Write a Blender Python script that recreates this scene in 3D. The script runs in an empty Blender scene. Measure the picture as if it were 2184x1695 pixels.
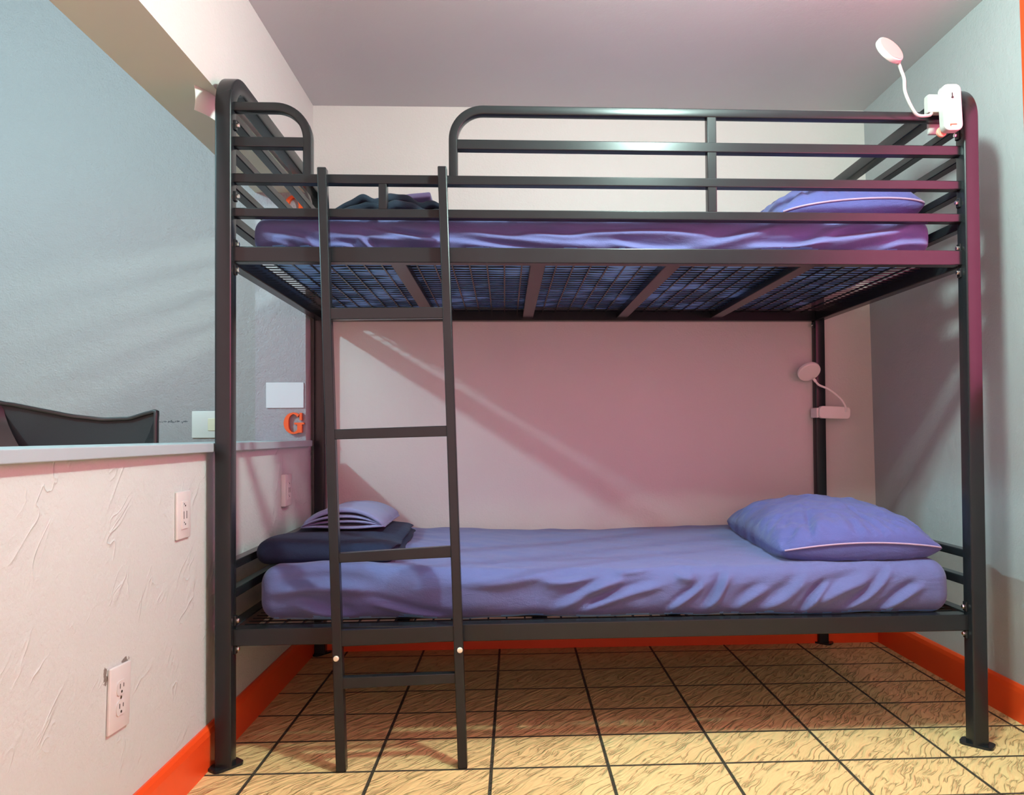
import bpy, bmesh, math, random
import numpy as np
from mathutils import Vector, Matrix
random.seed(7); np.random.seed(7)
S = bpy.context.scene
COL = S.collection
PI = math.pi

# ------------------------------------------------------------------ measures (metres)
CAM_H = 0.85
XL, YR, XR_TOP, XR_BOT = -0.7976, 2.9544, 1.443, 1.479
ZC, ZHEAD, XBACK, YJAMB = 2.1708, 1.7841, -0.9881, 2.8442
SH_T, SH_B, SH_X = 0.833, 0.8102, -0.7726
YFAR, XFAR, ZC2 = 3.10, -3.3, 2.85
YOPEN = -1.4
BX, BY, BROT = -0.7704, 1.9177, 0.0129      # front left corner of the bed on the floor
BL, BD, P = 2.04, 0.9805, 0.0422            # length, depth to the rear posts' front faces, post section

# ------------------------------------------------------------------ materials
def nt(name):
    m = bpy.data.materials.new(name); m.use_nodes = True
    t = m.node_tree; b = t.nodes['Principled BSDF']
    return m, t, b
def N(t, kind, **kw):
    n = t.nodes.new(kind)
    for k, v in kw.items():
        if k in n.inputs: n.inputs[k].default_value = v
        else: setattr(n, k, v)
    return n
def math_n(t, op, a, b=None, c=None):
    n = t.nodes.new('ShaderNodeMath'); n.operation = op
    for i, x in enumerate((a, b, c)):
        if x is None: continue
        if hasattr(x, 'is_linked'): t.links.new(x, n.inputs[i])
        else: n.inputs[i].default_value = x
    return n.outputs[0]
def mixcol(t, fac, a, b):
    n = t.nodes.new('ShaderNodeMix'); n.data_type = 'RGBA'
    for i, x in ((0, fac), (6, a), (7, b)):
        if hasattr(x, 'is_linked'): t.links.new(x, n.inputs[i])
        else: n.inputs[i].default_value = x if i == 0 else (*x, 1)
    return n.outputs[2]
def simple(name, col, rough=0.5, spec=0.5, metal=0.0, var=0.0, nscale=30, bump=0.0, bscale=200, coat=0.0):
    m, t, b = nt(name)
    b.inputs['Base Color'].default_value = (*col, 1); b.inputs['Roughness'].default_value = rough
    b.inputs['Specular IOR Level'].default_value = spec; b.inputs['Metallic'].default_value = metal
    b.inputs['Coat Weight'].default_value = coat; b.inputs['Coat Roughness'].default_value = 0.12
    tc = N(t, 'ShaderNodeTexCoord')
    if var:
        n = N(t, 'ShaderNodeTexNoise', Scale=nscale, Detail=4.0); t.links.new(tc.outputs['Object'], n.inputs['Vector'])
        o = mixcol(t, n.outputs['Fac'], tuple(c*(1-var) for c in col), tuple(min(1, c*(1+var)) for c in col))
        t.links.new(o, b.inputs['Base Color'])
    if bump:
        n = N(t, 'ShaderNodeTexNoise', Scale=bscale, Detail=3.0); t.links.new(tc.outputs['Object'], n.inputs['Vector'])
        bp = N(t, 'ShaderNodeBump', Strength=bump, Distance=0.002); t.links.new(n.outputs['Fac'], bp.inputs['Height'])
        t.links.new(bp.outputs['Normal'], b.inputs['Normal'])
    return m
def plaster(name, col, rough=0.55, peel=0.35, trowel=0.0, scuff=False, spec=0.4, chips=False):
    """painted wall: orange peel bumps, optional trowel ridges"""
    m, t, b = nt(name)
    b.inputs['Roughness'].default_value = rough; b.inputs['Specular IOR Level'].default_value = spec
    tc = N(t, 'ShaderNodeTexCoord'); o = tc.outputs['Object']
    n1 = N(t, 'ShaderNodeTexNoise', Scale=130.0, Detail=3.0, Roughness=0.6); t.links.new(o, n1.inputs['Vector'])
    n2 = N(t, 'ShaderNodeTexNoise', Scale=28.0, Detail=4.0, Roughness=0.55); t.links.new(o, n2.inputs['Vector'])
    h = math_n(t, 'ADD', math_n(t, 'MULTIPLY', n1.outputs['Fac'], 0.55), math_n(t, 'MULTIPLY', n2.outputs['Fac'], 0.9))
    if trowel:
        mp = N(t, 'ShaderNodeMapping', vector_type='TEXTURE'); mp.inputs['Rotation'].default_value = (0.9, 0, 0); mp.inputs['Scale'].default_value = (.25, .22, .10)
        t.links.new(o, mp.inputs['Vector'])
        n3 = N(t, 'ShaderNodeTexNoise', Scale=1.5, Detail=2.0, Distortion=0.8); t.links.new(mp.outputs['Vector'], n3.inputs['Vector'])
        ridge = math_n(t, 'POWER', math_n(t, 'SUBTRACT', 1.0, math_n(t, 'MULTIPLY', math_n(t, 'ABSOLUTE', math_n(t, 'SUBTRACT', n3.outputs['Fac'], 0.5)), 2.0)), 22.0)
        n4 = N(t, 'ShaderNodeTexNoise', Scale=9.0, Detail=2.0); t.links.new(o, n4.inputs['Vector'])
        mask = math_n(t, 'MULTIPLY', math_n(t, 'MAXIMUM', math_n(t, 'SUBTRACT', n4.outputs['Fac'], 0.5), 0.0), 5.0)
        h = math_n(t, 'ADD', h, math_n(t, 'MULTIPLY', math_n(t, 'MULTIPLY', ridge, mask), trowel))
    bp = N(t, 'ShaderNodeBump', Strength=peel, Distance=0.004); t.links.new(h, bp.inputs['Height'])
    t.links.new(bp.outputs['Normal'], b.inputs['Normal'])
    n5 = N(t, 'ShaderNodeTexNoise', Scale=3.0, Detail=3.0); t.links.new(o, n5.inputs['Vector'])
    c = mixcol(t, n5.outputs['Fac'], tuple(x*0.96 for x in col), tuple(min(1, x*1.04) for x in col))
    if scuff:   # a dark scraped line beside the light switch
        sp = N(t, 'ShaderNodeSeparateXYZ'); t.links.new(o, sp.inputs[0])
        n6 = N(t, 'ShaderNodeTexNoise', Scale=90.0, Detail=4.0, Roughness=0.7); t.links.new(o, n6.inputs['Vector'])
        inx = math_n(t, 'MULTIPLY', math_n(t, 'GREATER_THAN', sp.outputs[0], -1.52), math_n(t, 'LESS_THAN', sp.outputs[0], -1.35))
        dz = math_n(t, 'ABSOLUTE', math_n(t, 'SUBTRACT', sp.outputs[2], 0.912))
        k = math_n(t, 'MULTIPLY', inx, math_n(t, 'GREATER_THAN', math_n(t, 'SUBTRACT', n6.outputs['Fac'], math_n(t, 'MULTIPLY', dz, 22.0)), 0.47))
        c = mixcol(t, math_n(t, 'MULTIPLY', k, 0.75), c, (0.03, 0.035, 0.05))
    if chips:   # chipped paint round the low outlet
        sp = N(t, 'ShaderNodeSeparateXYZ'); t.links.new(o, sp.inputs[0])
        n6 = N(t, 'ShaderNodeTexNoise', Scale=110.0, Detail=3.0, Roughness=0.7); t.links.new(o, n6.inputs['Vector'])
        def near(y, z, ry, rz):
            a = math_n(t, 'DIVIDE', math_n(t, 'SUBTRACT', sp.outputs[1], y), ry); d = math_n(t, 'DIVIDE', math_n(t, 'SUBTRACT', sp.outputs[2], z), rz)
            return math_n(t, 'MAXIMUM', math_n(t, 'SUBTRACT', 1.0, math_n(t, 'ADD', math_n(t, 'MULTIPLY', a, a), math_n(t, 'MULTIPLY', d, d))), 0.0)
        k = math_n(t, 'ADD', near(1.468, .385, .016, .030), near(1.545, .396, .032, .010))
        k = math_n(t, 'GREATER_THAN', math_n(t, 'MULTIPLY', k, n6.outputs['Fac']), 0.37)
        c = mixcol(t, math_n(t, 'MULTIPLY', k, 0.8), c, (0.10, 0.055, 0.035))
    t.links.new(c, b.inputs['Base Color'])
    return m
def floor_mat():
    m, t, b = nt('ridged_cream_tile')
    tc = N(t, 'ShaderNodeTexCoord'); sp = N(t, 'ShaderNodeSeparateXYZ'); t.links.new(tc.outputs['Object'], sp.inputs[0])
    px, py, tx, ty = 0.2992, 0.1945, -0.065, 1.8928
    ux = math_n(t, 'DIVIDE', math_n(t, 'SUBTRACT', sp.outputs[0], tx), px)
    uy = math_n(t, 'DIVIDE', math_n(t, 'SUBTRACT', sp.outputs[1], ty), py)
    ix, iy = math_n(t, 'FLOOR', ux), math_n(t, 'FLOOR', uy)
    fx, fy = math_n(t, 'SUBTRACT', ux, ix), math_n(t, 'SUBTRACT', uy, iy)
    ex = math_n(t, 'MULTIPLY', math_n(t, 'SUBTRACT', 0.5, math_n(t, 'ABSOLUTE', math_n(t, 'SUBTRACT', fx, 0.5))), px)
    ey = math_n(t, 'MULTIPLY', math_n(t, 'SUBTRACT', 0.5, math_n(t, 'ABSOLUTE', math_n(t, 'SUBTRACT', fy, 0.5))), py)
    e = math_n(t, 'MINIMUM', ex, ey)
    mr = N(t, 'ShaderNodeMapRange'); mr.inputs[1].default_value = 0.0034; mr.inputs[2].default_value = 0.0048
    t.links.new(e, mr.inputs[0]); tile = mr.outputs[0]
    # per tile coordinates for the moulded ripple, mirrored tile by tile seed
    seed = math_n(t, 'FRACT', math_n(t, 'MULTIPLY', math_n(t, 'SINE', math_n(t, 'ADD', math_n(t, 'MULTIPLY', ix, 12.99), math_n(t, 'MULTIPLY', iy, 78.23))), 43.7))
    cb = N(t, 'ShaderNodeCombineXYZ')
    t.links.new(math_n(t, 'MULTIPLY', fx, px), cb.inputs[0]); t.links.new(math_n(t, 'MULTIPLY', fy, py), cb.inputs[1])
    t.links.new(math_n(t, 'MULTIPLY', math_n(t, 'GREATER_THAN', seed, 0.5), 0.35), cb.inputs[2])
    nz = N(t, 'ShaderNodeTexNoise', Scale=7.0, Detail=2.0); t.links.new(cb.outputs[0], nz.inputs['Vector'])
    vadd = N(t, 'ShaderNodeVectorMath'); vadd.operation = 'MULTIPLY_ADD'
    t.links.new(nz.outputs['Color'], vadd.inputs[0]); vadd.inputs[1].default_value = (0.055, 0.055, 0); t.links.new(cb.outputs[0], vadd.inputs[2])
    mp = N(t, 'ShaderNodeMapping', vector_type='TEXTURE'); mp.inputs['Rotation'].default_value = (0, 0, math.radians(50)); mp.inputs['Scale'].default_value = (1/7, 1/40, 1)
    t.links.new(vadd.outputs[0], mp.inputs['Vector'])
    n1 = N(t, 'ShaderNodeTexNoise', Scale=1.2, Detail=2.5, Roughness=0.5, Distortion=0.25); t.links.new(mp.outputs['Vector'], n1.inputs['Vector'])
    crack = math_n(t, 'POWER', math_n(t, 'SUBTRACT', 1.0, math_n(t, 'MULTIPLY', math_n(t, 'ABSOLUTE', math_n(t, 'SUBTRACT', n1.outputs['Fac'], 0.5)), 3.0)), 14.0)
    crack = math_n(t, 'MAXIMUM', crack, 0.0)
    n2 = N(t, 'ShaderNodeTexNoise', Scale=24.0, Detail=3.0); t.links.new(cb.outputs[0], n2.inputs['Vector'])
    msk = N(t, 'ShaderNodeMapRange'); msk.inputs[1].default_value = 0.36; msk.inputs[2].default_value = 0.52; t.links.new(n2.outputs['Fac'], msk.inputs[0])
    crack = math_n(t, 'MULTIPLY', crack, msk.outputs[0])
    h = math_n(t, 'ADD', math_n(t, 'MULTIPLY', n1.outputs['Fac'], 1.6), math_n(t, 'MULTIPLY', crack, -0.4))
    h = math_n(t, 'ADD', h, math_n(t, 'MULTIPLY', tile, 0.6))
    bp = N(t, 'ShaderNodeBump', Strength=0.85, Distance=0.011); t.links.new(h, bp.inputs['Height'])
    t.links.new(bp.outputs['Normal'], b.inputs['Normal'])
    n3 = N(t, 'ShaderNodeTexNoise', Scale=5.0, Detail=3.0); t.links.new(tc.outputs['Object'], n3.inputs['Vector'])
    base = mixcol(t, n3.outputs['Fac'], (0.72, 0.50, 0.21), (0.83, 0.60, 0.28))
    base = mixcol(t, math_n(t, 'MULTIPLY', crack, 0.38), base, (0.16, 0.10, 0.03))
    c = mixcol(t, tile, (0.055, 0.05, 0.032), base)
    t.links.new(c, b.inputs['Base Color'])
    b.inputs['Roughness'].default_value = 0.55; b.inputs['Specular IOR Level'].default_value = 0.3
    return m
def cloth(name, col, weave=0.15, crinkle=0.3, rough=0.85, sheen=0.15):
    m, t, b = nt(name)
    b.inputs['Roughness'].default_value = rough; b.inputs['Specular IOR Level'].default_value = 0.2
    b.inputs['Sheen Weight'].default_value = sheen; b.inputs['Sheen Roughness'].default_value = 0.5
    tc = N(t, 'ShaderNodeTexCoord'); o = tc.outputs['Object']
    mp = N(t, 'ShaderNodeMapping'); mp.inputs['Scale'].default_value = (1.0, 1.6, 2.6); mp.inputs['Rotation'].default_value = (0, 0.5, 0.3)
    t.links.new(o, mp.inputs['Vector'])
    n1 = N(t, 'ShaderNodeTexNoise', Scale=9.0, Detail=5.0, Roughness=0.6, Distortion=0.8); t.links.new(mp.outputs['Vector'], n1.inputs['Vector'])
    n2 = N(t, 'ShaderNodeTexNoise', Scale=420.0, Detail=1.0); t.links.new(o, n2.inputs['Vector'])
    h = math_n(t, 'ADD', n1.outputs['Fac'], math_n(t, 'MULTIPLY', n2.outputs['Fac'], weave))
    bp = N(t, 'ShaderNodeBump', Strength=crinkle, Distance=0.012); t.links.new(h, bp.inputs['Height'])
    t.links.new(bp.outputs['Normal'], b.inputs['Normal'])
    n3 = N(t, 'ShaderNodeTexNoise', Scale=6.0, Detail=4.0); t.links.new(o, n3.inputs['Vector'])
    c = mixcol(t, n3.outputs['Fac'], tuple(x*0.93 for x in col), tuple(x*1.07 for x in col))
    t.links.new(c, b.inputs['Base Color'])
    return m

M = {}
M['white_wall'] = plaster('white_wall_paint', (0.60, 0.565, 0.54), peel=0.5)
M['half_wall'] = plaster('trowelled_white_paint', (0.545, 0.60, 0.575), peel=0.6, trowel=1.0, chips=True)
M['ceiling'] = plaster('ceiling_paint', (0.58, 0.575, 0.58), peel=0.12)
M['grey_wall'] = plaster('grey_wall_paint', (0.40, 0.42, 0.43), peel=0.6)
M['blue_wall'] = plaster('blue_grey_wall_paint', (0.315, 0.29, 0.30), peel=1.2, scuff=True)
M['jamb'] = plaster('blue_grey_jamb_paint', (0.31, 0.30, 0.33), peel=1.2)
M['soffit'] = plaster('soffit_paint', (0.62, 0.60, 0.55), peel=0.05)
M['floor'] = floor_mat()
M['orange'] = simple('orange_gloss_paint', (0.78, 0.075, 0.012), 0.35, var=0.06, nscale=8)
M['shelf'] = simple('grey_laminate', (0.36, 0.43, 0.46), 0.35, var=0.03)
M['metal'] = simple('black_powder_coat', (0.012, 0.014, 0.016), 0.27, spec=0.30, var=0.15, nscale=14, coat=0.08)
M['chrome'] = simple('bolt_steel', (0.75, 0.72, 0.68), 0.25, metal=1.0)
M['brass'] = simple('pale_bolt_head', (0.72, 0.66, 0.52), 0.35, metal=0.3)
M['sheet'] = cloth('blue_violet_sheet', (0.095, 0.112, 0.262))
M['vinyl'] = simple('blue_mattress_underside', (0.16, 0.36, 0.75), 0.6)
M['pillow'] = cloth('blue_violet_pillowcase', (0.078, 0.092, 0.27), crinkle=0.4)
M['piping'] = cloth('pale_violet_piping', (0.36, 0.29, 0.42), crinkle=0.0)
M['navy'] = cloth('navy_blanket', (0.011, 0.017, 0.045), crinkle=0.35, sheen=0.03)
M['navy2'] = cloth('dark_slate_blanket', (0.016, 0.028, 0.045), crinkle=0.3, sheen=0.05)
M['lilac'] = cloth('lilac_folded_sheet', (0.17, 0.17, 0.32), crinkle=0.15)
M['white_plastic'] = simple('white_plastic', (0.62, 0.61, 0.59), 0.35, var=0.02)
M['darkened_plastic'] = simple('white_lamp_plastic_darkened', (0.43, 0.42, 0.40), 0.35)  # white plastic darkened against the strong light of the nearby ceiling lamp
M['lightened_plastic'] = simple('lamp_plastic_lightened', (0.84, 0.76, 0.72), 0.4)  # the rear lamp's white plastic, lightened to offset shade under the bunk
M['lightened_lens'] = simple('lamp_lens_lightened', (0.86, 0.78, 0.72), 0.4)  # lens colour lightened likewise for the shaded rear lamp
M['cream_plastic'] = simple('cream_plastic', (0.66, 0.62, 0.47), 0.4)
M['pink_lens_darkened'] = simple('pink_lamp_lens_darkened', (0.44, 0.27, 0.255), 0.4)  # pink lens, darkened to keep it from clipping near the ceiling lamp
M['dark_slot'] = simple('dark_slot', (0.02, 0.018, 0.016), 0.6)
M['card'] = simple('white_card', (0.88, 0.87, 0.83), 0.6)
M['plate'] = simple('pale_plate', (0.58, 0.63, 0.68), 0.5)
M['letter'] = simple('orange_letter_paint', (0.80, 0.10, 0.015), 0.4)
M['chair'] = simple('black_chair_plastic', (0.018, 0.018, 0.020), 0.35, spec=0.6)
M['chair_mesh'] = simple('black_chair_mesh', (0.035, 0.037, 0.042), 0.75, bump=0.6, bscale=900)
M['pad'] = simple('pink_rubber_pad', (0.62, 0.28, 0.2), 0.5)

# ------------------------------------------------------------------ mesh helpers
def link(name, me, mat, parent=None, loc=(0, 0, 0), rotz=0.0, smooth=True, angle=22):
    o = bpy.data.objects.new(name, me); COL.objects.link(o)
    for m in (mat if isinstance(mat, (list, tuple)) else [mat]): me.materials.append(m)
    if smooth:
        for p in me.polygons: p.use_smooth = True
        me.set_sharp_from_angle(angle=math.radians(angle))
    o.location = loc; o.rotation_euler = (0, 0, rotz)
    if parent: o.parent = parent
    return o
def obj(name, bm, mat, parent=None, **kw):
    bmesh.ops.recalc_face_normals(bm, faces=bm.faces)
    me = bpy.data.meshes.new(name); bm.to_mesh(me); bm.free()
    return link(name, me, mat, parent, **kw)
def np_obj(name, V, Fc, mat, parent=None, **kw):
    me = bpy.data.meshes.new(name); me.from_pydata([tuple(map(float, v)) for v in V], [], Fc); me.update()
    return link(name, me, mat, parent, **kw)
def empty(name, loc=(0, 0, 0), rotz=0.0, parent=None):
    o = bpy.data.objects.new(name, None); COL.objects.link(o); o.location = loc; o.rotation_euler = (0, 0, rotz)
    if parent: o.parent = parent
    return o
def tag(o, label=None, cat=None, group=None, kind=None):
    if label: o['label'] = label
    if cat: o['category'] = cat
    if group: o['group'] = group
    if kind: o['kind'] = kind
    return o
def add_box(bm, x0, x1, y0, y1, z0, z1, bevel=0.0, mtx=None, mi=0, seg=2):
    r = bmesh.ops.create_cube(bm, size=1.0)
    vs = r['verts']
    for v in vs:
        v.co = Vector((x0+(v.co.x+.5)*(x1-x0), y0+(v.co.y+.5)*(y1-y0), z0+(v.co.z+.5)*(z1-z0)))
    fs = set(f for v in vs for f in v.link_faces)
    for f in fs: f.material_index = mi
    if bevel:
        es = list(set(e for v in vs for e in v.link_edges))
        b = bmesh.ops.bevel(bm, geom=es, offset=bevel, segments=seg, profile=0.5, affect='EDGES')
        vs = list(set(v for f in b['faces'] for v in f.verts) | set(v for v in vs if v.is_valid))
    if mtx is not None:
        for v in vs:
            if v.is_valid: v.co = mtx @ v.co
    return vs
def box(x0, x1, y0, y1, z0, z1, bevel=0.0, **kw):
    bm = bmesh.new(); add_box(bm, x0, x1, y0, y1, z0, z1, bevel, **kw); return bm
def add_sweep(bm, path, prof, closed_caps=True, up=Vector((0, 1, 0))):
    """sweep a 2-D profile (list of (a,b)) along path; a runs along 'up' x tangent side, b along up"""
    pts = [Vector(p) for p in path]; rings = []
    for i, p in enumerate(pts):
        d = (pts[min(i+1, len(pts)-1)] - pts[max(i-1, 0)]).normalized()
        side = d.cross(up)
        if side.length < 1e-6: side = Vector((1, 0, 0))
        side.normalize(); u2 = side.cross(d).normalized()
        k = 1.0
        if 0 < i < len(pts)-1:
            a = (pts[i]-pts[i-1]).normalized(); k = 1/max(0.5, a.dot(d))
        rings.append([bm.verts.new(p + side*a_*k + u2*b_) for a_, b_ in prof])
    n = len(prof)
    for i in range(len(rings)-1):
        for j in range(n):
            bm.faces.new((rings[i][j], rings[i][(j+1) % n], rings[i+1][(j+1) % n], rings[i+1][j]))
    if closed_caps:
        bm.faces.new(rings[0][::-1]); bm.faces.new(rings[-1])
def rrect(w, h, r, seg=3):
    out = []
    for cx, cy, a0 in ((w/2-r, h/2-r, 0), (-w/2+r, h/2-r, 90), (-w/2+r, -h/2+r, 180), (w/2-r, -h/2+r, 270)):
        for k in range(seg+1):
            a = math.radians(a0+90*k/seg); out.append((cx+r*math.cos(a), cy+r*math.sin(a)))
    return out
def circ(r, n=10): return [(r*math.cos(2*PI*k/n), r*math.sin(2*PI*k/n)) for k in range(n)]
def arc(cx, cz, r, a0, a1, n=10):
    return [(cx+r*math.cos(math.radians(a0+(a1-a0)*k/n)), cz+r*math.sin(math.radians(a0+(a1-a0)*k/n))) for k in range(n+1)]
def smooth_path(pts, n=8):
    pts = [Vector(p) for p in pts]; out = []
    P_ = [pts[0]*2-pts[1]] + pts + [pts[-1]*2-pts[-2]]
    for i in range(1, len(P_)-2):
        for k in range(n):
            t = k/n; a, b, c, d = P_[i-1:i+3]
            out.append(0.5*((2*b)+(c-a)*t+(2*a-5*b+4*c-d)*t*t+(3*b-a-3*c+d)*t**3))
    out.append(pts[-1]); return out
def add_cyl(bm, c, axis, r, h, seg=24, r2=None, bevel=0.0):
    q = Vector((0, 0, 1)).rotation_difference(Vector(axis).normalized()).to_matrix().to_4x4()
    m = Matrix.Translation(Vector(c)) @ q
    res = bmesh.ops.create_cone(bm, cap_ends=True, segments=seg, radius1=r, radius2=r if r2 is None else r2, depth=h, matrix=m)
    if bevel:
        es = [e for e in set(e for v in res['verts'] for e in v.link_edges) if any(len(f.verts) > 4 for f in e.link_faces)]
        bmesh.ops.bevel(bm, geom=es, offset=bevel, segments=3, profile=0.5, affect='EDGES')
def rbox(size, r, n, disp=None, origin=(0, 0, 0)):
    """dense rounded box; disp(P, Nrm) -> P on numpy arrays; base at origin z"""
    sx, sy, sz = size; nx, ny, nz = n
    gx, gy, gz = np.linspace(-1, 1, nx+1), np.linspace(-1, 1, ny+1), np.linspace(-1, 1, nz+1)
    idx = {}; V = []; Fc = []
    def vid(i, j, k):
        key = (i, j, k)
        if key not in idx: idx[key] = len(V); V.append((gx[i]*sx/2, gy[j]*sy/2, gz[k]*sz/2))
        return idx[key]
    for k, fl in ((0, True), (nz, False)):
        for i in range(nx):
            for j in range(ny):
                q = [vid(i, j, k), vid(i+1, j, k), vid(i+1, j+1, k), vid(i, j+1, k)]; Fc.append(q[::-1] if fl else q)
    for j, fl in ((0, False), (ny, True)):
        for i in range(nx):
            for k in range(nz):
                q = [vid(i, j, k), vid(i+1, j, k), vid(i+1, j, k+1), vid(i, j, k+1)]; Fc.append(q[::-1] if fl else q)
    for i, fl in ((0, True), (nx, False)):
        for j in range(ny):
            for k in range(nz):
                q = [vid(i, j, k), vid(i, j+1, k), vid(i, j+1, k+1), vid(i, j, k+1)]; Fc.append(q[::-1] if fl else q)
    V = np.array(V); r = np.array(r if hasattr(r, '__len__') else (r, r, r)); half = np.array(size)/2
    inner = half - r
    q = np.clip(V, -inner, inner); d = (V-q)/r; L = np.linalg.norm(d, axis=1, keepdims=True)
    d = np.where(L > 1e-9, d/np.maximum(L, 1e-9), 0)
    Vn = np.where(L > 1e-9, q+d*r, V)
    nrm = d/np.maximum(r, 1e-9); nrm /= np.maximum(np.linalg.norm(nrm, axis=1, keepdims=True), 1e-9)
    Vn = Vn + np.array([0, 0, sz/2]) + np.array(origin)
    if disp is not None: Vn = disp(Vn, nrm)
    return Vn, Fc
_rs = np.random.RandomState(3)
_W = [( _rs.normal(size=3), _rs.rand()*6.28) for _ in range(40)]
def wnoise(Pn, scale, k0=0, n=8):
    s = np.zeros(len(Pn))
    for d, ph in _W[k0:k0+n]: s += np.sin(Pn@(d*scale)+ph)
    return s/math.sqrt(n)
def folds(a, b, segs):
    """sum of ridge profiles along 2-D segments: (a0,b0,a1,b1,width,height)"""
    h = np.zeros(len(a))
    for a0, b0, a1, b1, w, hh in segs:
        L = math.hypot(a1-a0, b1-b0); dx, dy = (a1-a0)/L, (b1-b0)/L
        t = ((a-a0)*dx+(b-b0)*dy)/L; d = (-(a-a0)*dy+(b-b0)*dx) + 0.006*np.sin(t*4+a0*30)
        taper = np.clip(np.sin(np.clip(t, -0.12, 1.12)*PI/1.24+0.3), 0, 1)*np.clip((t+.15)/.3, 0, 1)*np.clip((1.15-t)/.3, 0, 1)
        h += taper*hh*(np.exp(-(d/w)**2) - 0.65*np.exp(-((d-1.9*w)/(1.2*w))**2))
    return h

# ------------------------------------------------------------------ the setting
def struct(name, bm, mat, **kw):
    o = obj(name, bm, mat, smooth=False, **kw); o['kind'] = 'structure'; return o
struct('floor', box(XFAR-.1, 1.7, YOPEN, YFAR+.1, -0.08, 0), M['floor'])
struct('ceiling', box(XBACK, 1.6, YOPEN, YR+.1, ZC, ZC+.1), M['ceiling'])
struct('ceiling_beyond', box(XFAR-.1, XBACK, YOPEN, YFAR+.1, ZC2, ZC2+.1), M['white_wall'])
struct('wall_back', box(XL, 1.7, YR, YR+.12, 0, ZC+.05), M['white_wall'])
bm = bmesh.new()     # the left wall: half wall, header over the opening, and the full-height return at its far end
add_box(bm, XBACK, XL, YOPEN, YFAR, 0, SH_B)
add_box(bm, XBACK, XL, YOPEN, YFAR, ZHEAD, ZC2+.05)
add_box(bm, XBACK, XL, YJAMB, YFAR, SH_B, ZHEAD)
bmesh.ops.recalc_face_normals(bm, faces=bm.faces)
for f in bm.faces:
    c = f.calc_center_median()
    f.material_index = 0
    if f.normal.x > .9 and c.z < .5: f.material_index = 1
    if f.normal.x < -.9: f.material_index = 2
    if f.normal.y < -.9 and abs(c.y-YJAMB) < .01: f.material_index = 3
    if f.normal.z < -.9 and abs(c.z-ZHEAD) < .01: f.material_index = 4
struct('wall_left', bm, [M['white_wall'], M['half_wall'], M['blue_wall'], M['jamb'], M['soffit']])
bm = box(0, .12, YOPEN, YR+.12, 0, ZC+.05)
for v in bm.verts: v.co.x += XR_TOP + (XR_BOT-XR_TOP)*(ZC-v.co.z)/ZC
struct('wall_right', bm, M['grey_wall'])
struct('wall_beyond', box(XFAR, XBACK, YFAR, YFAR+.12, 0, ZC2+.05), M['blue_wall'])
struct('wall_beyond_left', box(XFAR-.1, XFAR, YOPEN, YFAR+.12, 0, ZC2+.05), M['blue_wall'])
def base_prof(h=0.108, d=0.014): return [(0, 0), (d, 0), (d, h*.80), (d*.8, h*.93), (d*.35, h), (0, h)]
def baseboard(name, pts, nrm):
    bm = bmesh.new(); pr = base_prof(); rings = []
    for p in pts: rings.append([bm.verts.new(Vector(p)+Vector(nrm)*a+Vector((0, 0, b))) for a, b in pr])
    for j in range(len(pr)): bm.faces.new((rings[0][j], rings[0][(j+1) % len(pr)], rings[1][(j+1) % len(pr)], rings[1][j]))
    bm.faces.new(rings[0]); bm.faces.new(rings[1][::-1])
    struct(name, bm, M['orange'])
baseboard('baseboard_left', [(XL, YOPEN, 0), (XL, YR, 0)], (1, 0, 0))
baseboard('baseboard_back', [(XL+.014, YR, 0), (XR_BOT-.014, YR, 0)], (0, -1, 0))
baseboard('baseboard_right', [(XR_BOT-.001, YOPEN, 0), (XR_BOT-.001, YR, 0)], (-1, 0, 0))

# added window in the right wall: orange casing, curtain backlit for pink reflections, fill
W0, W1, WZ0, WZ1 = 0.30, 1.928, 0.98, 1.98
bm = bpy.data.objects['wall_right']
bmw = bmesh.new(); bmw.from_mesh(bm.data)
bmesh.ops.delete(bmw, geom=list(bmw.faces), context='FACES'); bmw.free()
me = bm.data; me.clear_geometry()
bmw = bmesh.new()
for y0, y1, z0, z1 in ((YOPEN, W0, 0, ZC+.05), (W1, YR+.12, 0, ZC+.05), (W0, W1, 0, WZ0), (W0, W1, WZ1, ZC+.05)):
    add_box(bmw, 0, .12, y0, y1, z0, z1)
for v in bmw.verts: v.co.x += XR_TOP + (XR_BOT-XR_TOP)*(ZC-v.co.z)/ZC
bmesh.ops.recalc_face_normals(bmw, faces=bmw.faces); bmw.to_mesh(me); bmw.free()
xw = lambda z: XR_TOP + (XR_BOT-XR_TOP)*(ZC-z)/ZC
win = empty('added_window_1', (xw(1.5), (W0+W1)/2, WZ0)); win['kind'] = 'structure'
ox, oy, oz = win.location
bm = bmesh.new(); cw = 0.085
for y0, y1, z0, z1 in ((W0-cw+.01, W0+.01, WZ0-cw, WZ1+cw), (W1-.01, W1+cw-.01, WZ0-cw, WZ1+cw), (W0, W1, WZ1-.01, WZ1+cw), (W0, W1, WZ0-cw, WZ0+.01)):
    add_box(bm, -.016, .0, y0-oy, y1-oy, z0-oz, z1-oz, 0.003)
for v in bm.verts: v.co.x += (XR_BOT-XR_TOP)*(1.5-(v.co.z+oz))/ZC
obj('window_frame', bm, M['orange'], win, smooth=False)
cm = bpy.data.materials.new('added_magenta_curtain'); cm.use_nodes = True; t = cm.node_tree; t.nodes.clear()
out = t.nodes.new('ShaderNodeOutputMaterial'); mx = t.nodes.new('ShaderNodeMixShader'); mx.inputs[0].default_value = 0.6
df = t.nodes.new('ShaderNodeBsdfDiffuse'); df.inputs[0].default_value = (0.55, 0.10, 0.22, 1)
tr = t.nodes.new('ShaderNodeBsdfTranslucent'); tr.inputs[0].default_value = (0.85, 0.17, 0.36, 1)
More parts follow.
